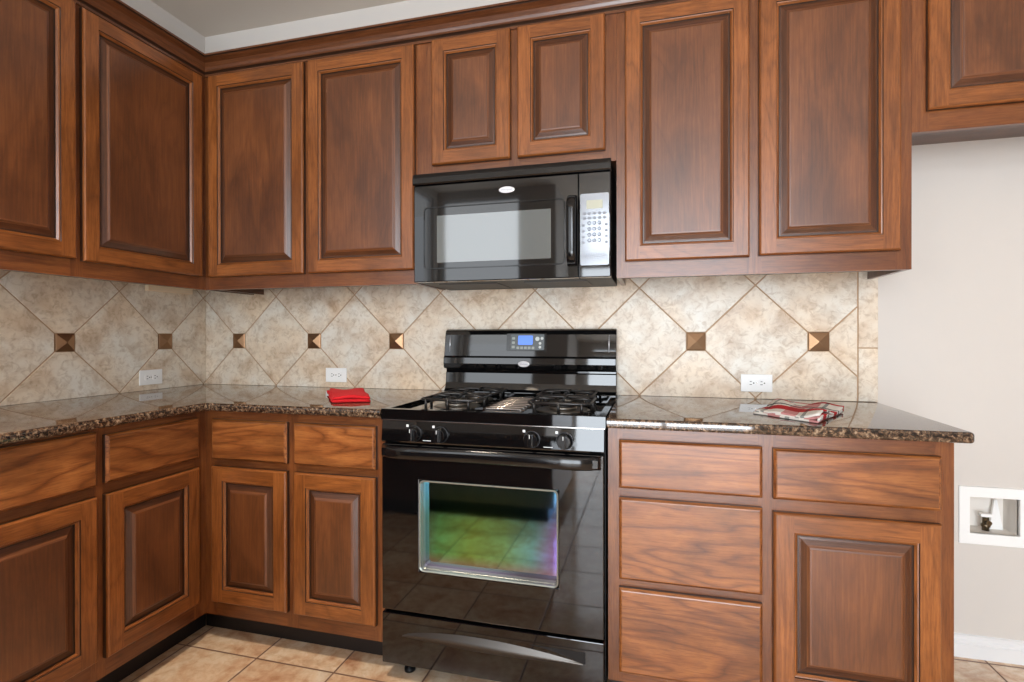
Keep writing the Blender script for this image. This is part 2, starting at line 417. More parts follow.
# window frames behind the camera
def win(name, x0, x1, z0, z1, n, vert=False, q=-4.82, wd=.05):
    b = MB()
    def bx(a, c, d, e):
        if vert: b.box(q-.02, q+.02, a, c, d, e)
        else: b.box(a, c, q-.02, q+.02, d, e)
    bx(x0, x1, z0, z0+wd); bx(x0, x1, z1-wd, z1); bx(x0, x0+wd, z0+wd, z1-wd); bx(x1-wd, x1, z0+wd, z1-wd)
    for i in range(1, n):
        x = x0+(x1-x0)*i/n; bx(x-wd/2, x+wd/2, z0+wd, z1-wd)
    tag(b.build(name, TRIMW), kind='structure')
win('window_1', .03, .945, 1.20, 2.66, 1, q=-3.95, wd=.035); win('window_4', -3.8, -2.96, 1.20, 2.66, 1, True, -.05, wd=.03); win('door_1', 1.42, 3.7, .03, 2.03, 2, wd=.06); win('added_transom', 1.5, 3.7, 2.14, 2.66, 3, wd=.04); win('added_fill_window', -4.2, -1.6, .4, 2.6, 3, True, 6.66)  # transom and right-wall window are unseen additions around the added lights
# baseboard on the alcove wall, stepped profile
b = MB(); prof = [(0, 0), (-.014, 0), (-.014, .046), (-.010, .050), (-.010, .058), (-.006, .064), (-.006, .076), (0, .080)]
b.prism(prof, 3.06, 4.02, axis='x'); tag(b.build('baseboard_back', TRIMW), kind='structure')

# ------------------------------------------------------------------ tiled backsplashes
def clip(poly, nx, nz, d):
    """keep nx*x+nz*z >= d"""
    out = []
    for i in range(len(poly)):
        a, c = poly[i], poly[(i+1) % len(poly)]
        da, dc = nx*a[0]+nz*a[1]-d, nx*c[0]+nz*c[1]-d
        if da >= 0: out.append(a)
        if (da > 0 and dc < 0) or (da < 0 and dc > 0):
            t = da/(da-dc); out.append((a[0]+(c[0]-a[0])*t, a[1]+(c[1]-a[1])*t))
    return out
def poly_tile(b, poly, y=-.009, base=-.006):
    if len(poly) < 3: return
    ar = sum(poly[i][0]*poly[(i+1) % len(poly)][1]-poly[(i+1) % len(poly)][0]*poly[i][1] for i in range(len(poly)))/2
    if abs(ar) < 2e-5: return
    if ar < 0: poly = poly[::-1]
    # inset edge: small chamfer
    cx = sum(p[0] for p in poly)/len(poly); cz = sum(p[1] for p in poly)/len(poly)
    ins = []
    for p in poly:
        d = math.hypot(p[0]-cx, p[1]-cz); k = max(0, 1-.0016/max(d, .002))
        ins.append((cx+(p[0]-cx)*k, cz+(p[1]-cz)*k))
    o = rnd(); n = len(poly)
    uvf = lambda q: [(p[0]+o[0], p[1]+o[1]) for p in q]
    b.face([(p[0], y, p[1]) for p in ins], uvs=uvf(ins))
    for i in range(n):
        j = (i+1) % n
        b.face([(poly[i][0], base, poly[i][1]), (poly[j][0], base, poly[j][1]), (ins[j][0], y, ins[j][1]), (ins[i][0], y, ins[i][1])], uvs=uvf([poly[i], poly[j], ins[j], ins[i]]))
def backsplash(label, x0, x1, z0, z1, ax, loc, rz, accents, border=None):
    t = tag(empty('tile_backsplash', loc, rz), label, 'backsplash')
    b = MB(); b.box(x0, border[1] if border else x1, -.0065, -.0005, z0, z1); b.build('grout_bed', GROUT, t)
    b = MB(); P, AZ, H, G = .446, 1.141, .223, .0031
    for i in range(-30, 40):
        for j in range(-3, 4):
            if (i+j) % 2 == 0: continue
            cx, cz = ax+P/2*i, AZ+H*j; h = H-G
            poly = [(cx-h, cz), (cx, cz-h), (cx+h, cz), (cx, cz+h)]
            if cx+h < x0 or cx-h > x1: continue
            for (nx, nz, d) in ((1, 0, x0+.001), (-1, 0, -x1+.001), (0, 1, z0+.0002), (0, -1, -z1)):
                poly = clip(poly, nx, nz, d)
            q = .0365+.0015
            if j == 0: poly = clip(poly, 1, 0, cx-H+q); poly = clip(poly, -1, 0, -(cx+H-q))
            elif abs(j) == 1: poly = clip(poly, 0, j, j*(cz-j*H)+q)
            poly_tile(b, poly)
    if border:
        zz = z0+.0002
        for ze in (1.1155, 1.445): 
            poly_tile(b, [(border[0], zz), (border[1], zz), (border[1], min(ze, z1)), (border[0], min(ze, z1))]); zz = ze+.003
    b.build('stone_tiles', TILE, t)
    src = None
    for k in accents:
        cx = ax+P*k
        if src is None:
            a = MB(); h = .0355
            base = [(-h, 0, -h), (h, 0, -h), (h, 0, h), (-h, 0, h)]; r1 = [(p[0], -.006, p[2]) for p in base]; r2 = [(p[0]*.93, -.0075, p[2]*.93) for p in base]
            for A, B_ in ((base, r1), (r1, r2)):
                for i in range(4): a.face([A[i], A[(i+1) % 4], B_[(i+1) % 4], B_[i]])
            for i in range(4): a.face([r2[i], r2[(i+1) % 4], (0, -.018, 0)])
            src = a.build('accent_tile', BRONZE, t, loc=(cx, -.0055, AZ)); src['label'] = 'bronze pyramid accent tile'
        else:
            c = src.copy(); C.objects.link(c); c.parent = t; c.location = (cx, -.0055, AZ)
backsplash('beige diagonal stone tile backsplash behind the black range with bronze pyramid accents', .001, 3.0265, .9145, 1.44, .218, (0, 0, 0), 0, range(0, 7), border=(3.030, 3.094))
# left wall: local x = world y
backsplash('shaded beige stone tile backsplash on the left wall above the left counter run', -1.42, -.010, .9145, 1.44, -.248, (0, 0, 0), R(90), range(0, -3, -1))

# ------------------------------------------------------------------ cabinetry
DT = .021          # door thickness
def rect(u0, v0, u1, v1, i): return (u0+i, v0+i, u1-i, v1-i)
def rq(r): return [(r[0], r[1]), (r[2], r[1]), (r[2], r[3]), (r[0], r[3])]
def band(b, rA, wA, rB, wB, y0, mat=0, off=None):
    A, B_ = rq(rA), rq(rB)
    for i in range(4):
        j = (i+1) % 4; g = (1, 0, 0) if i in (0, 2) else (0, 0, 1)
        b.face([(A[i][0], y0-wA, A[i][1]), (A[j][0], y0-wA, A[j][1]), (B_[j][0], y0-wB, B_[j][1]), (B_[i][0], y0-wB, B_[i][1])], g, mat, off or rnd())
def door(parent, u0, u1, v0, v1, y0, fw=.052, label=None):
    """raised-panel door, back at y0, front at y0-DT; stiles run full height, rails between"""
    b = MB(); e = .006
    band(b, (u0, v0, u1, v1), 0, (u0, v0, u1, v1), .013, y0, 1)  # side faces coloured dark: glaze plus the shade of the gap
    band(b, (u0, v0, u1, v1), .013, rect(u0, v0, u1, v1, .002), .018, y0)
    band(b, rect(u0, v0, u1, v1, .002), .018, rect(u0, v0, u1, v1, e), DT, y0)
    i0, i1, j0, j1 = u0+fw, u1-fw, v0+fw, v1-fw
    Y = y0-DT
    V = lambda u, v: (u, Y, v)
    a0, a1, c0, c1 = u0+e, u1-e, v0+e, v1-e
    b.face([V(a0, c0), V(i0, c0), V(i0, c1), V(a0, c1)], (0, 0, 1), 0, rnd())
    b.face([V(i1, c0), V(a1, c0), V(a1, c1), V(i1, c1)], (0, 0, 1), 0, rnd())
    b.face([V(i0, c0), V(i1, c0), V(i1, j0), V(i0, j0)], (1, 0, 0), 0, rnd())
    b.face([V(i0, j1), V(i1, j1), V(i1, c1), V(i0, c1)], (1, 0, 0), 0, rnd())
    # sticking: bead then quirk
    r = (i0, j0, i1, j1)
    band(b, r, DT, rect(*r, .0015), DT-.0035, y0, 1)
    band(b, rect(*r, .0015), DT-.0035, rect(*r, .005), DT-.0042, y0)
    band(b, rect(*r, .005), DT-.0042, rect(*r, .010), DT-.010, y0)
    band(b, rect(*r, .010), DT-.010, rect(*r, .0105), .006, y0, 1)
    b.face([(u0, y0, v0), (u0, y0, v1), (u1, y0, v1), (u1, y0, v0)], (0, 0, 1), 0, rnd())
    d = b.build('door', [W_FRAME, W_GLAZE_SHADE], parent, merge=False, fixn=False)
    if label: d['label'] = label
    p = MB(); po = rnd()
    q = rect(*r, .0095)
    prof = [(0, .0075), (.005, .0078), (.010, .0092), (.017, .0125), (.023, .0152), (.0265, .0172), (.0290, .0192), (.0310, .0200), (.034, .0204)]
    for k, ((a, wa), (c, wc)) in enumerate(zip(prof, prof[1:])):
        band(p, rect(*q, a), wa, rect(*q, c), wc, y0, 1 if a < .004 else (2 if k < 4 else 0), po)
    f = rect(*q, .034); p.face([(f[0], y0-.0204, f[1]), (f[2], y0-.0204, f[1]), (f[2], y0-.0204, f[3]), (f[0], y0-.0204, f[3])], (0, 0, 1), 0, po)
    p.build('raised_panel', [W_PANEL, W_GLAZE_SHADE, W_BEVEL], d, merge=False, fixn=False)
    return d
def drawer(parent, u0, u1, v0, v1, y0):
    b = MB(); o = rnd(); R0 = (u0, v0, u1, v1)
    def bd(rA, wA, rB, wB, m=0):
        A, B_ = rq(rA), rq(rB)
        for i in range(4):
            j = (i+1) % 4
            b.face([(A[i][0], y0-wA, A[i][1]), (A[j][0], y0-wA, A[j][1]), (B_[j][0], y0-wB, B_[j][1]), (B_[i][0], y0-wB, B_[i][1])], (1, 0, 0), m, o)
    bd(R0, 0, R0, .012, 1); bd(R0, .012, rect(*R0, .002), .0145); bd(rect(*R0, .002), .0145, rect(*R0, .006), .0185); bd(rect(*R0, .006), .0185, rect(*R0, .009), .0195)  # drawer sides coloured dark for glaze and edge shade together
    f = rect(*R0, .009); b.face([(f[0], y0-.0195, f[1]), (f[2], y0-.0195, f[1]), (f[2], y0-.0195, f[3]), (f[0], y0-.0195, f[3])], (1, 0, 0), 0, o)
    b.face([(u0, y0, v0), (u0, y0, v1), (u1, y0, v1), (u1, y0, v0)], (1, 0, 0), 0, o)
    return b.build('drawer_front', [W_DRAWER, W_GLAZE_SHADE], parent, merge=False, fixn=False)
def frame(parent, x0, x1, z0, z1, y, openings, th=.019):
    """face frame, front at y: verticals full height per column, rails between. openings: (u0,u1,[(v0,v1),..])"""
    b = MB(); ov = .010
    cols = [(a+ov, c-ov, [(p+ov, q-ov) for p, q in vs]) for a, c, vs in openings]
    xs = [x0]+[t for c in cols for t in c[:2]]+[x1]
    for i in range(0, len(xs), 2): b.box(xs[i], xs[i+1], y, y+th, z0, z1, (0, 0, 1))
    for a, c, vs in cols:
        zz = [z0]+[t for p in vs for t in p]+[z1]
        for i in range(0, len(zz), 2): b.box(a, c, y+.0002, y+th, zz[i], zz[i+1], (1, 0, 0))
    return b.build('face_frame', W_FACE, parent, merge=False, fixn=False, bevel=.0008, seg=1)
UD, BD = .309, .6105
def upper(label, ox, oy, rz, x0, x1, z0, z1, doors, cx0=None, rec=.028, sides=(True, True), extra=None):
    t = tag(empty('wall_cabinet', (ox, oy, z0), rz), label, 'cabinet', 'wall cabinets')
    H = z1-z0; cx0 = x0 if cx0 is None else cx0
    b = MB(); d = UD-.019
    b.box(cx0+.0005, cx0+.018, -d, -.001, 0, H, (0, 0, 1)); b.box(x1-.018, x1-.0005, -d, -.001, 0 if sides[1] else rec, H, (0, 0, 1))
    b.box(cx0+.018, x1-.018, -d, -.001, rec, rec+.016); b.box(cx0+.018, x1-.018, -d, -.001, H-.018, H); b.box(cx0+.018, x1-.018, -.008, -.001, rec+.016, H-.018, (0, 0, 1))
    if extra: b.box(extra, extra+.018, -d, -.001, 0, rec, (0, 1, 0))
    b.build('carcass', W_CARC, t, merge=False, fixn=False)
    frame(t, x0, x1, 0, H, -UD, [(a, c, [(v0-z0, v1-z0)]) for a, c, v0, v1 in doors])
    for a, c, v0, v1 in doors: door(t, a, c, v0-z0, v1-z0, -UD-.0015)
    return t
T0, T1 = 1.432, 2.336
upper('tall two-door wall cabinet on the back wall left of the microwave', 0, 0, 0, .309, 1.360, 1.376, 2.36, [(.3437, .8391, T0, T1), (.8612, 1.3535, T0, T1)], cx0=.2925, extra=.352)
upper('short two-door wall cabinet directly above the microwave', 0, 0, 0, 1.3605, 2.1495, 1.805, 2.36, [(1.4285, 1.7525, 1.843, T1+.004), (1.7800, 2.1100, 1.843, T1+.004)])
upper('tall two-door wall cabinet on the back wall right of the microwave', 0, 0, 0, 2.150, 3.0768, 1.376, 2.36, [(2.1806, 2.5960, T0+.001, T1), (2.6257, 3.0420, T0+.004, T1)])
upper('short high wall cabinet over the empty refrigerator space at the far right', 0, 0, 0, 3.0775, 4.019, 1.8125, 2.36, [(3.1148, 3.530, 1.875, T1), (3.560, 3.985, 1.875, T1)], rec=.055)
# left run: local x = world y (+), origin at wall x=0
lu = upper('dark wall cabinet on the left wall, its two doors facing right', 0, 0, R(90), -1.42, -.309, 1.376, 2.36, [(-1.385, -.8733, T0+.004, T1), (-.8510, -.3415, T0, T1-.004)], rec=.028, sides=(True, False))
b = MB(); b.box(-.355, -.115, -.034, -.012, .0005, .0275); c_ = b.build('mounting_cleat', W_RAW, lu); c_['label'] = 'pale unfinished mounting cleat'

def base(label, rz, x0, x1, cols, cx0=None, toe=.10, tx=None):
    """cols: (u0,u1,[(kind,v0,v1)...] low to high)"""
    t = tag(empty('base_cabinet', (0, 0, 0), rz), label, 'cabinet', 'base cabinets')
    cx0 = x0 if cx0 is None else cx0; d = BD-.019; zt = .8835
    b = MB()
    b.box(cx0, cx0+.018, -d, -.001, .0, zt, (0, 0, 1)) if False else None
    b.box(cx0+.0005, x1-.0005, -d, -.001, toe, zt, (0, 0, 1))
    b.build('carcass', W_CARC, t)
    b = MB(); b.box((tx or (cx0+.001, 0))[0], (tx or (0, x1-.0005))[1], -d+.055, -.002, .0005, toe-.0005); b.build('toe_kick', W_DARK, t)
    frame(t, x0, x1, toe-.002, zt, -BD, [(a, c, [(p, q) for k, p, q in vs]) for a, c, vs in cols])
    for a, c, vs in cols:
        for k, p, q in vs:
            (door if k == 'd' else drawer)(t, a, c, p, q, -BD-.0015)
    return t
DR = ('w', .700, .851); DO = ('d', .157, .672)
base('base cabinet on the back wall between the corner and the range', 0, .6105, 1.3765, [(.6560, .9890, [DO, DR]), (1.0185, 1.3480, [DO, DR])], cx0=.593, tx=(.5375, 1.376))
base('base cabinet right of the range with a drawer stack and one large door', 0, 2.1415, 3.0485, [(2.1755, 2.5785, [('w', .135, .395), ('w', .421, .671), ('w', .6995, .8465)]), (2.6070, 3.0140, [('d', .15, .663), ('w', .699, .843)])])
base('dark base cabinet along the left wall below the left granite counter', R(90), -1.42, -.6105, [(-1.378, -1.030, [('d', .165, .672), ('w', .705, .872)]), (-1.003, -.655, [('d', .160, .672), ('w', .707, .858)])], tx=(-1.419, -.5375))

# crown moulding: profile (out, z) from face frame
CP = [(0, 2.340), (.006, 2.340), (.006, 2.350), (.010, 2.354), (.016, 2.357), (.020, 2.362), (.024, 2.372), (.034, 2.386), (.050, 2.394), (.058, 2.397), (.058, 2.400), (.064, 2.401), (.064, 2.409), (0, 2.409)]
def crown(label, pts_fn):
    b = MB(); A = [pts_fn(o, z, 0) for o, z in CP]; B_ = [pts_fn(o, z, 1) for o, z in CP]; of = rnd(); g = (Vector(B_[0])-Vector(A[0])).normalized(); n = len(CP)
    for i in range(n):
        j = (i+1) % n
        b.face([A[i], B_[i], B_[j], A[j]], g, 1 if i in (2, 3, 9, 10) else 0, of)
    b.face(list(reversed(A)), g, 0, of); b.face(B_, g, 0, of)
    o = b.build('crown_molding', [W_CROWN, W_GLAZE_SHADE], merge=True); o.data.polygons.foreach_set('use_smooth', [False]*len(o.data.polygons))
    return tag(o, label, 'molding')
e0 = UD+.0008
crown('dark wood crown molding along the top of the back wall cabinets', lambda o, z, e: ((e0+o) if e == 0 else 4.018, -e0-o, z))
crown('dark wood crown molding along the top of the left wall cabinet', lambda o, z, e: (e0+o, (-e0-o) if e == 0 else -1.42, z))

# ------------------------------------------------------------------ countertops
def counter(label, poly, front):
    bm = bmesh.new(); vs = [bm.verts.new((x, y, .884)) for x, y in poly]; f = bm.faces.new(vs)
    r = bmesh.ops.extrude_face_region(bm, geom=[f]); bmesh.ops.translate(bm, vec=(0, 0, .030), verts=[v for v in r['geom'] if isinstance(v, bmesh.types.BMVert)])
    bmesh.ops.recalc_face_normals(bm, faces=bm.faces)
    es = []
    for e in bm.edges:
        a, c = e.verts[0].co, e.verts[1].co
        for p, q in front:
            for z in (.884, .914):
                P, Q = Vector((*p, z)), Vector((*q, z))
                if ((a-P).length < 1e-4 and (c-Q).length < 1e-4) or ((a-Q).length < 1e-4 and (c-P).length < 1e-4): es.append(e)
        if abs(a.z-c.z) > .02 and any((Vector((a.x, a.y))-Vector(p)).length < 1e-4 and k for p, k in corner): es.append(e)
    bmesh.ops.bevel(bm, geom=es, offset=.009, segments=4, profile=.5, affect='EDGES')
    me = bpy.data.meshes.new('countertop'); bm.to_mesh(me); bm.free(); me.materials.append(GRANITE)
    o = bpy.data.objects.new('countertop', me); C.objects.link(o); smooth_angle(o, 30)
    return tag(o, label, 'countertop')
corner = []
L_ = [(.0005, -.0005), (.0005, -1.45), (.650, -1.45), (.650, -.650), (1.3785, -.650), (1.3785, -.0005)]
counter('L-shaped polished brown granite countertop in the left corner', L_, [(L_[1], L_[2]), (L_[2], L_[3]), (L_[3], L_[4]), ])
corner = [((3.0775, -.650), 1)]
R_ = [(2.1405, -.0005), (2.1405, -.650), (3.0775, -.650), (3.0960, -.0005)]
counter('straight polished brown granite countertop right of the range', R_, [(R_[1], R_[2]), (R_[2], R_[3])])

# ------------------------------------------------------------------ outlets
def outlet(label, loc, rz):
    t = tag(empty('wall_outlet', loc, rz), label, 'outlet')
    b = MB(); b.box(-.0575, .0575, -.005, 0, -.0345, .0345); b.build('cover_plate', PLASTIC, t, bevel=.002)
    for s in (-1, 1):
        b = MB(); n = 20; c0 = []
        for k in range(n):
            a = 2*math.pi*k/n; x = .0165*math.cos(a); z = .0165*math.sin(a); x = max(-.0145, min(.0145, x)); c0.append((x+s*.0195, z))
        b.prism(c0, -.0066, -.004, axis='y'); r = b.build('receptacle', PLASTIC, t)
        sl = MB()
        for dz, l in ((.006, .0035), (-.006, .0042)): sl.box(s*.0195-.002-l, s*.0195-.002+l, -.0071, -.0062, dz-.0012, dz+.0012)
        sl.lathe([(.0026, 0), (.0026, .0007)], (s*.0195+.0085, -.0064, 0), 'y', 12)
        q = sl.build('slots', SLOT, r); q['label'] = 'dark plug slots'
    b = MB(); b.lathe([(.003, 0), (.0027, .001)], (0, -.0049, 0), 'y', 12); b.build('screw', CHROME, t)
outlet('white double outlet on the backsplash behind the red towel', (.7883, -.0092, .9755), 0)
outlet('white double outlet on the right backsplash above the plaid towel', (2.674, -.0092, .977), 0)
outlet('white double outlet on the shaded left wall backsplash', (.0092, -.325, .9745), R(90))

# ------------------------------------------------------------------ text helper
def text_mesh(s, size, name, m, parent, loc, rz=0, ext=.0002):
    cu = bpy.data.curves.new(name, 'FONT'); cu.body = s; cu.size = size; cu.extrude = ext; cu.align_x = 'CENTER'; cu.align_y = 'CENTER'
    o = bpy.data.objects.new(name, cu); C.objects.link(o)
    bpy.context.view_layer.update()
    me = bpy.data.meshes.new_from_object(o.evaluated_get(bpy.context.evaluated_depsgraph_get()))
    bpy.data.objects.remove(o)
    me.materials.clear(); me.materials.append(m); me.name = name
    q = bpy.data.objects.new(name, me); C.objects.link(q); q.parent = parent; q.location = loc; q.rotation_euler = (R(90), 0, rz)
    return q

# ------------------------------------------------------------------ range
RX0, RX1 = 1.3815, 2.1365
def rounded_rect(x0, x1, z0, z1, r, n=5):
    pts = []
    for cx, cz, a0 in ((x1-r, z1-r, 0), (x0+r, z1-r, 90), (x0+r, z0+r, 180), (x1-r, z0+r, 270)):
        for k in range(n+1):
            a = R(a0+90*k/n); pts.append((cx+r*math.cos(a), cz+r*math.sin(a)))
    return pts
def gas_range():
    t = tag(empty('gas_range', ((RX0+RX1)/2, -.35, 0)), 'black gas range standing between the two granite counters', 'range')
    t.location = (0, 0, 0)
    F = -.650
    b = MB(); b.box(RX0+.003, RX1-.003, -.605, -.03, .055, .895); b.build('body', BLACKM, t)
    # cooktop: shallow pan with raised rim, front lip
    b = MB()
    rim, z0, zt, zp = .022, .882, .9175, .906
    b.box(RX0, RX1, F+.004, F+.028, z0, zt); b.box(RX0, RX0+rim, F+.028, -.10, .8955, zt); b.box(RX1-rim, RX1, F+.028, -.10, .8955, zt)
    b.box(RX0+rim, RX1-rim, F+.028, -.10, .8955, zp)
    b.build('cooktop', BLACK, t, bevel=.005, seg=3, merge=False)
    # burners, each under its own square cast grate
    burners = ((1.578, -.435, .046), (1.578, -.218, .038), (1.972, -.435, .050), (1.955, -.218, .038))
    for bx, by, r in burners:
        b = MB(); b.lathe([(r*1.9, 0), (r*1.75, .003), (r*1.1, .003)], (bx, by, zp), 'z', 32)
        b.lathe([(r*1.0, .002), (r*1.0, .012), (r*.9, .014)], (bx, by, zp), 'z', 32)
        q = b.build('burner', ALU, t); q['label'] = 'metal burner ring'
        c = MB(); c.lathe([(r*.95, .0135), (r*1.0, .016), (r*.98, .020), (r*.7, .022)], (bx, by, zp), 'z', 32); c.build('burner_cap', BURN, q)
        b = MB(); th = .0048; hw, hd, zt2 = .104, .100, .939; X = lambda u: bx+u; Yy = lambda v: by+v; c = .016
        b.tube([(X(-hw+c), Yy(-hd), zt2), (X(hw-c), Yy(-hd), zt2), (X(hw), Yy(-hd+c), zt2), (X(hw), Yy(hd-c), zt2), (X(hw-c), Yy(hd), zt2), (X(-hw+c), Yy(hd), zt2), (X(-hw), Yy(hd-c), zt2), (X(-hw), Yy(-hd+c), zt2), (X(-hw+c), Yy(-hd), zt2)], th, 8)
        for dx, dy in ((1, 0), (-1, 0), (0, 1), (0, -1)):
            H_ = hw if dx else hd
            b.tube([(X(dx*H_), Yy(dy*H_), zt2), (X(dx*H_*.7), Yy(dy*H_*.7), zt2+.006), (X(dx*.030), Yy(dy*.030), zt2+.003)], th, 8)
        for fx, fy in ((-.082, -hd), (0, -hd), (.078, -hd), (-.082, hd), (.078, hd), (-hw, 0), (hw, 0)):
            b.tube([(X(fx), Yy(fy), zt2), (X(fx), Yy(fy), .925), (X(fx), Yy(fy), zp+.0006)], [.005, .0046, .006], 8)
        b.build('grate', IRON, t)
    b = MB()
    for i in range(8):
        y = -.50+i*.045; b.tube([(1.700, y, zp-.002), (1.712, y, zp+.003), (1.832, y, zp+.003), (1.844, y, zp-.002)], .0065, 10)
    q = b.build('centre_ribs', simple('grey_steel_rib', srgb(128, 122, 118), .22, metal=1), t); q['label'] = 'silvery ribs between the grates'
    # control panel, leaning slightly, with trim line
    b = MB(); b.prism([(F+.001, .806), (F-.002, .812), (F+.006, .8795), (F+.03, .8795), (F+.03, .806)], RX0+.003, RX1-.003, axis='x')
    p = b.build('control_panel', BLACK, t, bevel=.0015)
    b = MB(); b.box(RX0+.002, RX1-.002, F+.0015, F+.006, .8796, .8822); q = b.build('trim_strip', CHROME, t)
    for kx in (1.506, 1.600, 1.908, 2.0125):
        b = MB(); b.lathe([(.0255, 0), (.0255, .003), (.0228, .005), (.0222, .020), (.0200, .024)], (kx, F-.0005, .8395), 'y', 32)
        k = b.build('knob', BLACKP, t)
        b = MB(); b.lathe([(.0262, .0), (.0268, .0015), (.0262, .003), (.0256, .0015)], (kx, F-.0008, .8395), 'y', 32, cap0=False, cap1=False); b.build('ring', simple('dark_ring', srgb(96, 96, 98), .25, metal=.7), k)
        b = MB(); b.prism(rounded_rect(kx-.0065, kx+.0065, .8395-.0205, .8395+.0205, .005), F-.036, F-.022, axis='y'); g = b.build('grip', BLACKP, k, bevel=.0015)
        b = MB(); b.box(kx-.0009, kx+.0009, F-.0366, F-.0358, .8475, .859); m_ = b.build('pointer_mark', WHITEINK, k)
        b = MB(); b.box(kx-.0295, kx-.0215, F+.0008, F+.0022, .8600, .8680); m_ = b.build('burner_symbol', WHITEINK, t)
    for mx in (1.552, 1.960):
        b = MB(); b.box(mx-.0145, mx+.0145, F-.0018, F-.0008, .8165, .8185); b.build('dial_legend', WHITEINK, t)
    # oven door
    D0, D1, DZ0, DZ1 = RX0+.004, RX1-.0045, .2385, .800
    wx0, wx1, wz0, wz1 = 1.523, 1.992, .380, .685
    b = MB(); outer = [(D0, DZ0), (D1, DZ0), (D1, DZ1), (D0, DZ1)]
    yb, yf = F+.045, F
    inner = [(wx0, wz0), (wx1, wz0), (wx1, wz1), (wx0, wz1)]
    for y in (yf, yb):
        for i in range(4):
            j = (i+1) % 4; b.face([(outer[i][0], y, outer[i][1]), (outer[j][0], y, outer[j][1]), (inner[j][0], y, inner[j][1]), (inner[i][0], y, inner[i][1])])
    for loop in (outer, inner):
        for i in range(4):
            j = (i+1) % 4; b.face([(loop[i][0], yf, loop[i][1]), (loop[j][0], yf, loop[j][1]), (loop[j][0], yb, loop[j][1]), (loop[i][0], yb, loop[i][1])])
    d = b.build('oven_door', BLACK, t, bevel=.003)
    # window: bezel ring, coated pane
    b = MB(); A = rounded_rect(wx0, wx1, wz0, wz1, .016); B_ = rounded_rect(wx0+.0055, wx1-.0055, wz0+.0055, wz1-.0055, .012)
    C_ = rounded_rect(wx0+.0022, wx1-.0022, wz0+.0022, wz1-.0022, .014)
    b.rings([[(x, F+.001, z) for x, z in A], [(x, F-.0015, z) for x, z in A], [(x, F-.0028, z) for x, z in C_], [(x, F-.0010, z) for x, z in B_], [(x, F+.012, z) for x, z in B_], [(x, F+.014, z) for x, z in rounded_rect(wx0+.007, wx1-.007, wz0+.007, wz1-.007, .011)], [(x, F+.036, z) for x, z in rounded_rect(wx0+.007, wx1-.007, wz0+.007, wz1-.007, .011)]], smooth=False)
    q = b.build('window_bezel', BEZEL, d); q['label'] = 'silver window bezel'
    b = MB(); P = rounded_rect(wx0+.0066, wx1-.0066, wz0+.0066, wz1-.0066, .011); b.rings([[(x, F+.034, z) for x, z in P], [(x, F+.038, z) for x, z in P]], smooth=False, cap0=True, cap1=True); g = b.build('window_glass', OVENGLASS, d); g['label'] = 'green and violet iridescent window glass'
    b = MB(); b.box(wx0+.001, wx1-.001, F+.039, F+.0445, wz0+.001, wz1-.001); b.build('window_backing', BLACKM, d)
    # handle: full-width arched bar
    b = MB(); n = 24; rings = []
    for i in range(n+1):
        u = i/n; x = D0+.008+(D1-D0-.016)*u; s_ = math.sin(math.pi*u); bow = min(1, (s_/.35))
        yo = F-.008-.032*bow**.6; zc = .779+.004*s_
        rings.append([(x, yo-.009*math.cos(a)*1.0, zc+.021*math.sin(a)) for a in [2*math.pi*k/14 for k in range(14)]])
    b.rings(rings, cap0=True, cap1=True)
    for x in (D0+.03, D1-.03): b.box(x-.014, x+.014, F-.030, F+.002, .767, .791)
    b.build('door_handle', BLACKP, d)
    # drawer with crescent pull
    b = MB(); b.box(D0, D1, F, F+.05, .056, .2285); dr = b.build('storage_drawer', BLACK, t, bevel=.003)
    b = MB(); x0, x1 = 1.461, 2.068; n = 30; lo = []; up = []
    for i in range(n+1):
        u = i/n; x = x0+(x1-x0)*u; h = .031*math.sin(math.pi*u**.8)**.8 if 0 < u < 1 else 0.0004
        lo.append((x, .156-.004*math.sin(math.pi*u))); up.append((x, .1575+h))
    rb = [[(x, F-.0002, z) for x, z in lo], [(x, F-.004-.012*math.sin(math.pi*i/n), z) for i, (x, z) in enumerate(lo)],
          [(x, F-.002-.004*math.sin(math.pi*i/n), (z+zl)/2) for i, ((x, z), (_, zl)) in enumerate(zip(up, lo))], [(x, F-.0004, z) for x, z in up]]
    b.rings(rb, closed=False); q = b.build('drawer_pull', PULL, dr, fixn=True); q['label'] = 'silver crescent drawer pull'
    b = MB(); n = 14
    b.prism([(1.90, .193), (2.075, .193), (2.075, .1565), (2.058, .1585), (2.02, .172), (1.97, .183)], F-.0006, F-.0001, axis='y'); q = b.build('pull_recess', BLACKM, dr)
    # feet
    for fx in (RX0+.075, RX1-.075):
        for fy in (-.585, -.09):
            b = MB(); b.lathe([(.019, 0), (.019, .010), (.008, .013), (.008, .058)], (fx, fy, .0005), 'z', 18); b.build('levelling_foot', BLACKM, t)
    # backguard
    B0, B1 = 1.386, 2.1355
    b = MB()
    b.prism([(-.024, .930), (-.024, 1.190), (-.060, 1.194), (-.074, 1.188), (-.080, 1.170), (-.092, 1.100), (-.096, 1.078), (-.103, 1.070), (-.105, 1.045), (-.100, 1.024), (-.070, 1.018), (-.070, 1.008), (-.074, 1.003), (-.078, .960), (-.088, .934), (-.100, .9235), (-.100, .8965), (-.03, .8965)], B0, B1, axis='x')
    g = b.build('backguard', BLACK, t, bevel=.003, seg=2)
    # angled control face helper: y on face between z 1.100(-.092) and 1.170(-.080)
    fy = lambda z: -.092+(z-1.100)*(.012/.070)
    def patch(name, x0, x1, z0, z1, off, m, par, r=.004):
        b = MB(); P = rounded_rect(x0, x1, z0, z1, r, 3)
        b.rings([[(x, fy(z)+.001, z) for x, z in P], [(x, fy(z)-off, z) for x, z in P]], smooth=False, cap1=True, cap0=True)
        return b.build(name, m, par)
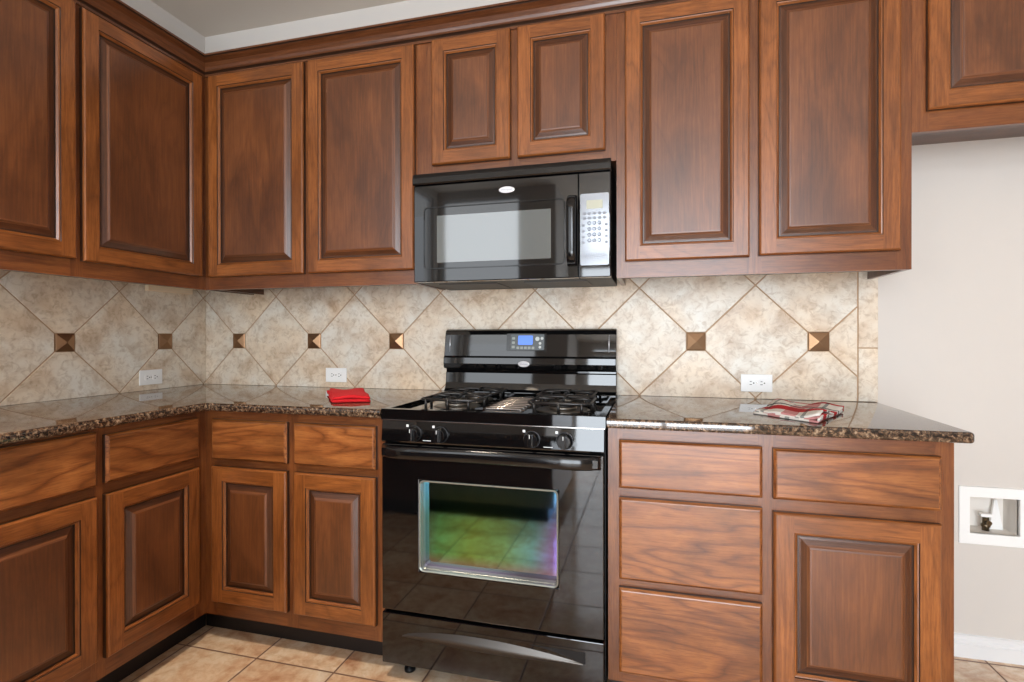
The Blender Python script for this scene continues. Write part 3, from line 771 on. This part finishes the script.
    dp = patch('control_display', 1.671, 1.846, 1.1010, 1.1745, .0012, BLACKP, g)
    br = patch('display_bezel', 1.690, 1.836, 1.1050, 1.1710, .0018, simple('grey_overlay', srgb(84, 90, 92), .3), dp)
    q = patch('lcd_screen', 1.722, 1.786, 1.1270, 1.1660, .0026, LCDB, dp); q['label'] = 'lit blue clock screen'
    kb = simple('overlay_key', srgb(150, 156, 150), .4)
    for i in range(5): patch('touch_key', 1.716+i*.0165, 1.728+i*.0165, 1.1085, 1.1190, .0026, kb, dp, .002)
    for i in range(3): patch('touch_key', 1.695, 1.708, 1.1120+i*.0185, 1.1225+i*.0185, .0026, kb, dp, .002)
    for cx, cz, r in ((1.806, 1.152, .009), (1.826, 1.154, .006), (1.818, 1.133, .0055), (1.818, 1.117, .0055)): patch('touch_key', cx-r, cx+r, cz-r, cz+r, .0026, simple('round_key', srgb(196, 200, 196), .3), dp, r*.9)
    for sx in (B0+.026, B1-.030):
        b = MB(); b.tube([(sx, fy(1.165)-.0005, 1.168), (sx, fy(1.13)-.002, 1.135), (sx, fy(1.10)-.0005, 1.095)], [.001, .0022, .001], 8); b.build('end_accent', SILVER, g)
    b = MB(); b.lathe([(.0135, 0), (.0135, .002), (.0115, .0035)], (1.7505, -.1045, 1.0455), 'y', 28, sx=1.9); q = b.build('badge', SILVER, g); q['label'] = 'silver oval badge'
    text_mesh('Whirlpool', .0085, 'badge_lettering', GREYBTN, q, (1.7505, -.1083, 1.0452))
    return t
gas_range()

# ------------------------------------------------------------------ microwave
def microwave():
    t = tag(empty('microwave', (0, 0, 0)), 'black over-the-range microwave mounted under the short cabinet', 'microwave')
    F = -.390; X0, X1 = 1.3825, 2.1345; Z0, Z1 = 1.373, 1.745
    b = MB(); b.box(X0+.002, X1-.001, F+.040, -.011, 1.373, 1.789)
    b.build('body', BLACKM, t, bevel=.002)
    # sloping top grille
    b = MB(); b.prism([(F+.039, 1.7465), (F-.006, 1.7465), (F-.010, 1.752), (F-.010, 1.772), (F-.002, 1.7895), (F+.039, 1.7895)], X0-.002, X1+.001, axis='x'); g = b.build('vent_grille', BLACKP, t, bevel=.0015)
    XS = 2.0205
    b = MB(); b.box(X0, XS-.0008, F, F+.039, Z0, Z1-.0005); d = b.build('microwave_door', BLACK, t, bevel=.003, seg=3)
    # raised rounded window surround
    A = rounded_rect(1.4235, 1.972, 1.4215, 1.660, .016); B_ = rounded_rect(1.4275, 1.968, 1.4255, 1.656, .013)
    b = MB(); b.rings([[(x, F+.0005, z) for x, z in A], [(x, F-.003, z) for x, z in A], [(x, F-.003, z) for x, z in B_], [(x, F+.0005, z) for x, z in B_]], smooth=False); b.build('window_trim', BLACKP, d)
    b = MB(); P = rounded_rect(1.4785, 1.9215, 1.4455, 1.6250, .003); b.rings([[(x, F+.001, z) for x, z in P], [(x, F-.0008, z) for x, z in P]], smooth=False, cap1=True, cap0=True)
    q = b.build('window_screen', MWGLASS, d); q['label'] = 'pale grey window screen'
    # handle
    b = MB(); n = 20; rings = []
    for i in range(n+1):
        u = i/n; z = 1.414+(1.665-1.414)*u; s_ = min(1, math.sin(math.pi*u)/.45)
        yo = F-.004-.030*s_**.7; hw = .0165
        rings.append([(1.9990+hw*math.cos(a), yo-.008*math.sin(a), z) for a in [2*math.pi*k/14 for k in range(14)]])
    b.rings(rings, cap0=True, cap1=True); b.box(1.986, 2.012, F-.022, F+.001, 1.420, 1.445); b.box(1.986, 2.012, F-.022, F+.001, 1.634, 1.659)
    b.build('door_handle', BLACKP, d)
    b = MB(); b.lathe([(.0125, 0), (.0125, .002), (.0105, .0035)], (1.7560, F+.0002, 1.7050), 'y', 28, sx=2.5); q = b.build('badge', SILVER, d); q['label'] = 'silver oval badge'
    text_mesh('Whirlpool', .0105, 'badge_lettering', GREYBTN, q, (1.7560, F-.0037, 1.7047))
    # control side
    b = MB(); b.box(XS+.0008, X1, F, F+.039, Z0, Z1-.0005); c = b.build('control_panel', BLACK, t, bevel=.003, seg=3)
    b = MB(); P = rounded_rect(2.0275, 2.1285, 1.4150, 1.6690, .006); b.rings([[(x, F+.001, z) for x, z in P], [(x, F-.0012, z) for x, z in P]], smooth=False, cap1=True, cap0=True); k = b.build('keypad_overlay', KEYPAD, c); k['label'] = 'silver keypad overlay'
    def dot(name, x, z, rx, rz_, m, par, h=.002):
        b = MB(); b.lathe([(rz_, 0), (rz_, h), (rz_*.8, h+.0004)], (x, F-.0005, z), 'y', 14, sx=rx/rz_); return b.build(name, m, par)
    b = MB(); P = rounded_rect(2.0500, 2.1065, 1.6150, 1.6450, .002, 2); b.rings([[(x, F, z) for x, z in P], [(x, F-.0022, z) for x, z in P]], smooth=False, cap1=True, cap0=True); q = b.build('display', LCDM, c); q['label'] = 'pale clock display'
    greyk = simple('key_grey', srgb(128, 132, 140), .4)
    for r_ in range(2):
        for i in range(5): dot('button', 2.0425+i*.0178, 1.5985-r_*.0165, .0062, .0048, greyk, c)
    for i in range(4):
        for j in range(3):
            x, z = 2.0600+j*.0175, 1.5640-i*.0205
            q = dot('button', x, z, .0066, .0066, GREYBTN, c, .0018); 
            dot('button_face', x, z, .0048, .0048, KEYPAD, q, .0026)
            s_ = '123456789*0#'[i*3+j]
            if s_.isdigit(): text_mesh(s_, .0085, 'button_digit', GREYBTN, q, (x, F-.0038, z))
        for x in (2.0380, 2.1195): dot('button', x, 1.5570-i*.0205, .0050, .0050, greyk, c)
    b = MB()
    for i in range(34):
        x = 2.034+.0026*i; z = 1.447+.008*math.sin(i*1.9)+.004*math.sin(i*.7); b.box(x, x+.0016, F-.0018, F-.0008, z-.004-.003*abs(math.sin(i*1.3)), z+.004+.003*abs(math.cos(i*2.1)))
    b.build('printed_legend', greyk, c, merge=False)
    # underside: filter panels and lamp lens
    for x0 in (1.45, 1.80):
        b = MB(); b.box(x0, x0+.24, -.30, -.09, 1.3705, 1.3735); q = b.build('grease_filter', simple('dull_filter_mesh', srgb(70, 70, 70), .5, metal=.5), t); 
    return t
microwave()

# ------------------------------------------------------------------ towels
def sheet(fn, nu, nv, name, m, L1, L2, thick=0):
    me = bpy.data.meshes.new(name); vs = []; fs = []; uvs = []
    for j in range(nv+1):
        for i in range(nu+1): vs.append(fn(i/nu, j/nv))
    for j in range(nv):
        for i in range(nu):
            a = j*(nu+1)+i; fs.append((a, a+1, a+nu+2, a+nu+1))
    me.from_pydata(vs, [], fs); ul = me.uv_layers.new(name='UVMap'); k = 0
    for p in me.polygons:
        p.use_smooth = True
        for li in p.loop_indices:
            v = me.loops[li].vertex_index; ul.data[li].uv = ((v % (nu+1))/nu*L1, (v//(nu+1))/nv*L2)
    me.materials.append(m); o = bpy.data.objects.new(name, me); C.objects.link(o)
    if thick:
        s_ = o.modifiers.new('solid', 'SOLIDIFY'); s_.thickness = thick; s_.offset = 0
    return o
def folded(name, label, cat, corners, m, layers, th, seed, L1, L2, wav=.0015):
    """folded cloth: BL, BR, FR, FL quad footprint; a zig-zag of layers joined by folds at the front and back"""
    rs = random.Random(seed); BL, BR, FR, FL = [Vector((*c, 0)) for c in corners]
    ph = [rs.random()*6 for _ in range(8)]
    nper = 16; seg = 8
    path = []  # (v along depth 0 back..1 front, height, layer)
    for k in range(layers):
        z = .9155+th/2+k*th
        rng = range(nper+1) if k % 2 == 0 else range(nper, -1, -1)
        for i in rng: path.append((i/nper, z, k))
        if k < layers-1:
            end = 1 if k % 2 == 0 else 0
            for q in range(1, seg):
                a = math.pi*q/seg; s_ = 1 if end else -1
                path.append((end+s_*math.sin(a)*th*.9, z+th/2-th/2*math.cos(a), k+.5))
    n = len(path)-1; nu = 22
    def fn(u, v):
        vv, z, k = path[round(v*n)]
        p = (BL.lerp(BR, u)).lerp(FL.lerp(FR, u), vv)
        jit = wav*(k+.3)
        z2 = z+jit*(math.sin(u*7+ph[0]+vv*3)+.6*math.sin(vv*9+ph[1]+u*4))*(.5 if k else .15)
        d = .004*math.sin(k*2.1+ph[2])
        return (p.x+d+.002*math.sin(vv*11+ph[3]+k), p.y+d*.6+.002*math.sin(u*9+ph[4]+k), max(z2, .9150+th/2+k*th*.55))
    o = sheet(fn, nu, n, name, m, L1, L2, th*.82)
    return tag(o, label, cat)
folded('folded_towel', 'folded plain red towel on the left countertop beside the range', 'towel',
       [(.935, -.290), (1.072, -.255), (1.243, -.486), (1.124, -.545)], RED, 4, .0062, 3, .16, .9)
folded('kitchen_towel', 'folded red and white plaid towel on the right countertop', 'towel',
       [(2.590, -.440), (2.745, -.175), (2.872, -.350), (2.730, -.600)], PLAID, 3, .0065, 5, .30, .75, .008)

# ------------------------------------------------------------------ refrigerator water box in the wall
def water_box():
    t = tag(empty('water_supply_box', (0, 0, 0)), 'white recessed water supply box in the wall right of the cabinets', 'supply box')
    ox0, ox1, oz0, oz1 = 3.3525, 3.5680, .4105, .6180; x0, x1, z0, z1 = BOX
    b = MB(); A = [(ox0, oz0), (ox1, oz0), (ox1, oz1), (ox0, oz1)]; e = .0015; B_ = [(x0+e, z0+e), (x1-e, z0+e), (x1-e, z1-e), (x0+e, z1-e)]
    b.rings([[(x, -.0003, z) for x, z in A], [(x, -.007, z) for x, z in A], [(x, -.007, z) for x, z in B_], [(x, .010, z) for x, z in B_]], smooth=False)
    b.build('frame', PLASTIC, t, bevel=.002)
    b = MB(); k = .0012
    b.rings([[(x, .004, z) for x, z in B_], [(x, .088, z) for x, z in B_]], smooth=False, cap1=True); b.build('recessed_box', simple('shaded_plastic', srgb(226, 220, 212), .5), t)
    b = MB(); vx, vy, vz = 3.456, .040, .450
    b.lathe([(.011, 0), (.011, .012), (.014, .014), (.014, .022), (.010, .026), (.010, .050)], (vx, vy, vz), 'z', 20)
    b.lathe([(.007, -.002), (.007, .016), (.009, .017), (.009, .022)], (vx, vy, vz+.032), 'y', 16)
    v = b.build('valve', BRASS, t); v['label'] = 'metal shutoff valve'
    b = MB(); b.prism(rounded_rect(vx-.019, vx+.019, vz+.050, vz+.062, .005), vy-.010, vy+.010, axis='y'); b.build('valve_handle', PLASTIC, v, bevel=.002)
    b = MB(); b.prism([(3.478, .4495), (3.520, .4495), (3.502, .558), (3.494, .558)], .060, .070, axis='y')
    b.build('splash_fin', PLASTIC, t)
water_box()

# ------------------------------------------------------------------ island across the aisle (seen only as a dark reflection in the oven door)
def island():
    t = tag(empty('kitchen_island', (0, 0, 0)), 'dark wooden kitchen island with granite top across the aisle from the range', 'island')
    b = MB(); b.box(.30, 1.70, -2.95, -2.14, .10, .884, (0, 0, 1)); b.build('body', W_CARC, t)
    b = MB(); b.box(.35, 1.65, -2.90, -2.20, .0005, .0998); b.build('toe_kick', W_DARK, t)
    b = MB(); b.box(.26, 1.74, -2.99, -2.10, .8845, .9145); b.build('top', GRANITE, t, bevel=.006, seg=3)
island()

# ------------------------------------------------------------------ recessed ceiling lights (outside the frame)
def can(x, y, label, power=26):
    t = tag(empty('recessed_light', (x, y, CEIL)), label, 'ceiling light', 'recessed ceiling lights')
    b = MB(); b.lathe([(.095, 0), (.095, -.006), (.075, -.008), (.070, -.001)], (0, 0, -.0005), 'z', 32, cap0=False, cap1=False); b.build('trim_ring', TRIMW, t)
    b = MB(); b.lathe([(.069, -.002), (.069, -.004)], (0, 0, 0), 'z', 32)
    em = simple('lamp_lens', (1, 1, 1), .5, emit=(1, .78, .55), emits=5.0); b.build('lens', em, t)
    l = bpy.data.lights.new('recessed_light_glow', 'AREA'); l.shape = 'DISK'; l.size = .13; l.energy = power; l.color = (1, .86, .70); l.spread = R(85)
    o = bpy.data.objects.new('lamp_glow', l); C.objects.link(o); o.location = (x, y, CEIL-.012)
can(1.1, -1.35, 'recessed ceiling light over the floor before the left cabinets', 12)
can(1.1, -2.6, 'recessed ceiling light before the sink window', 4)
can(3.6, -2.6, 'recessed ceiling light toward the living room', 6)
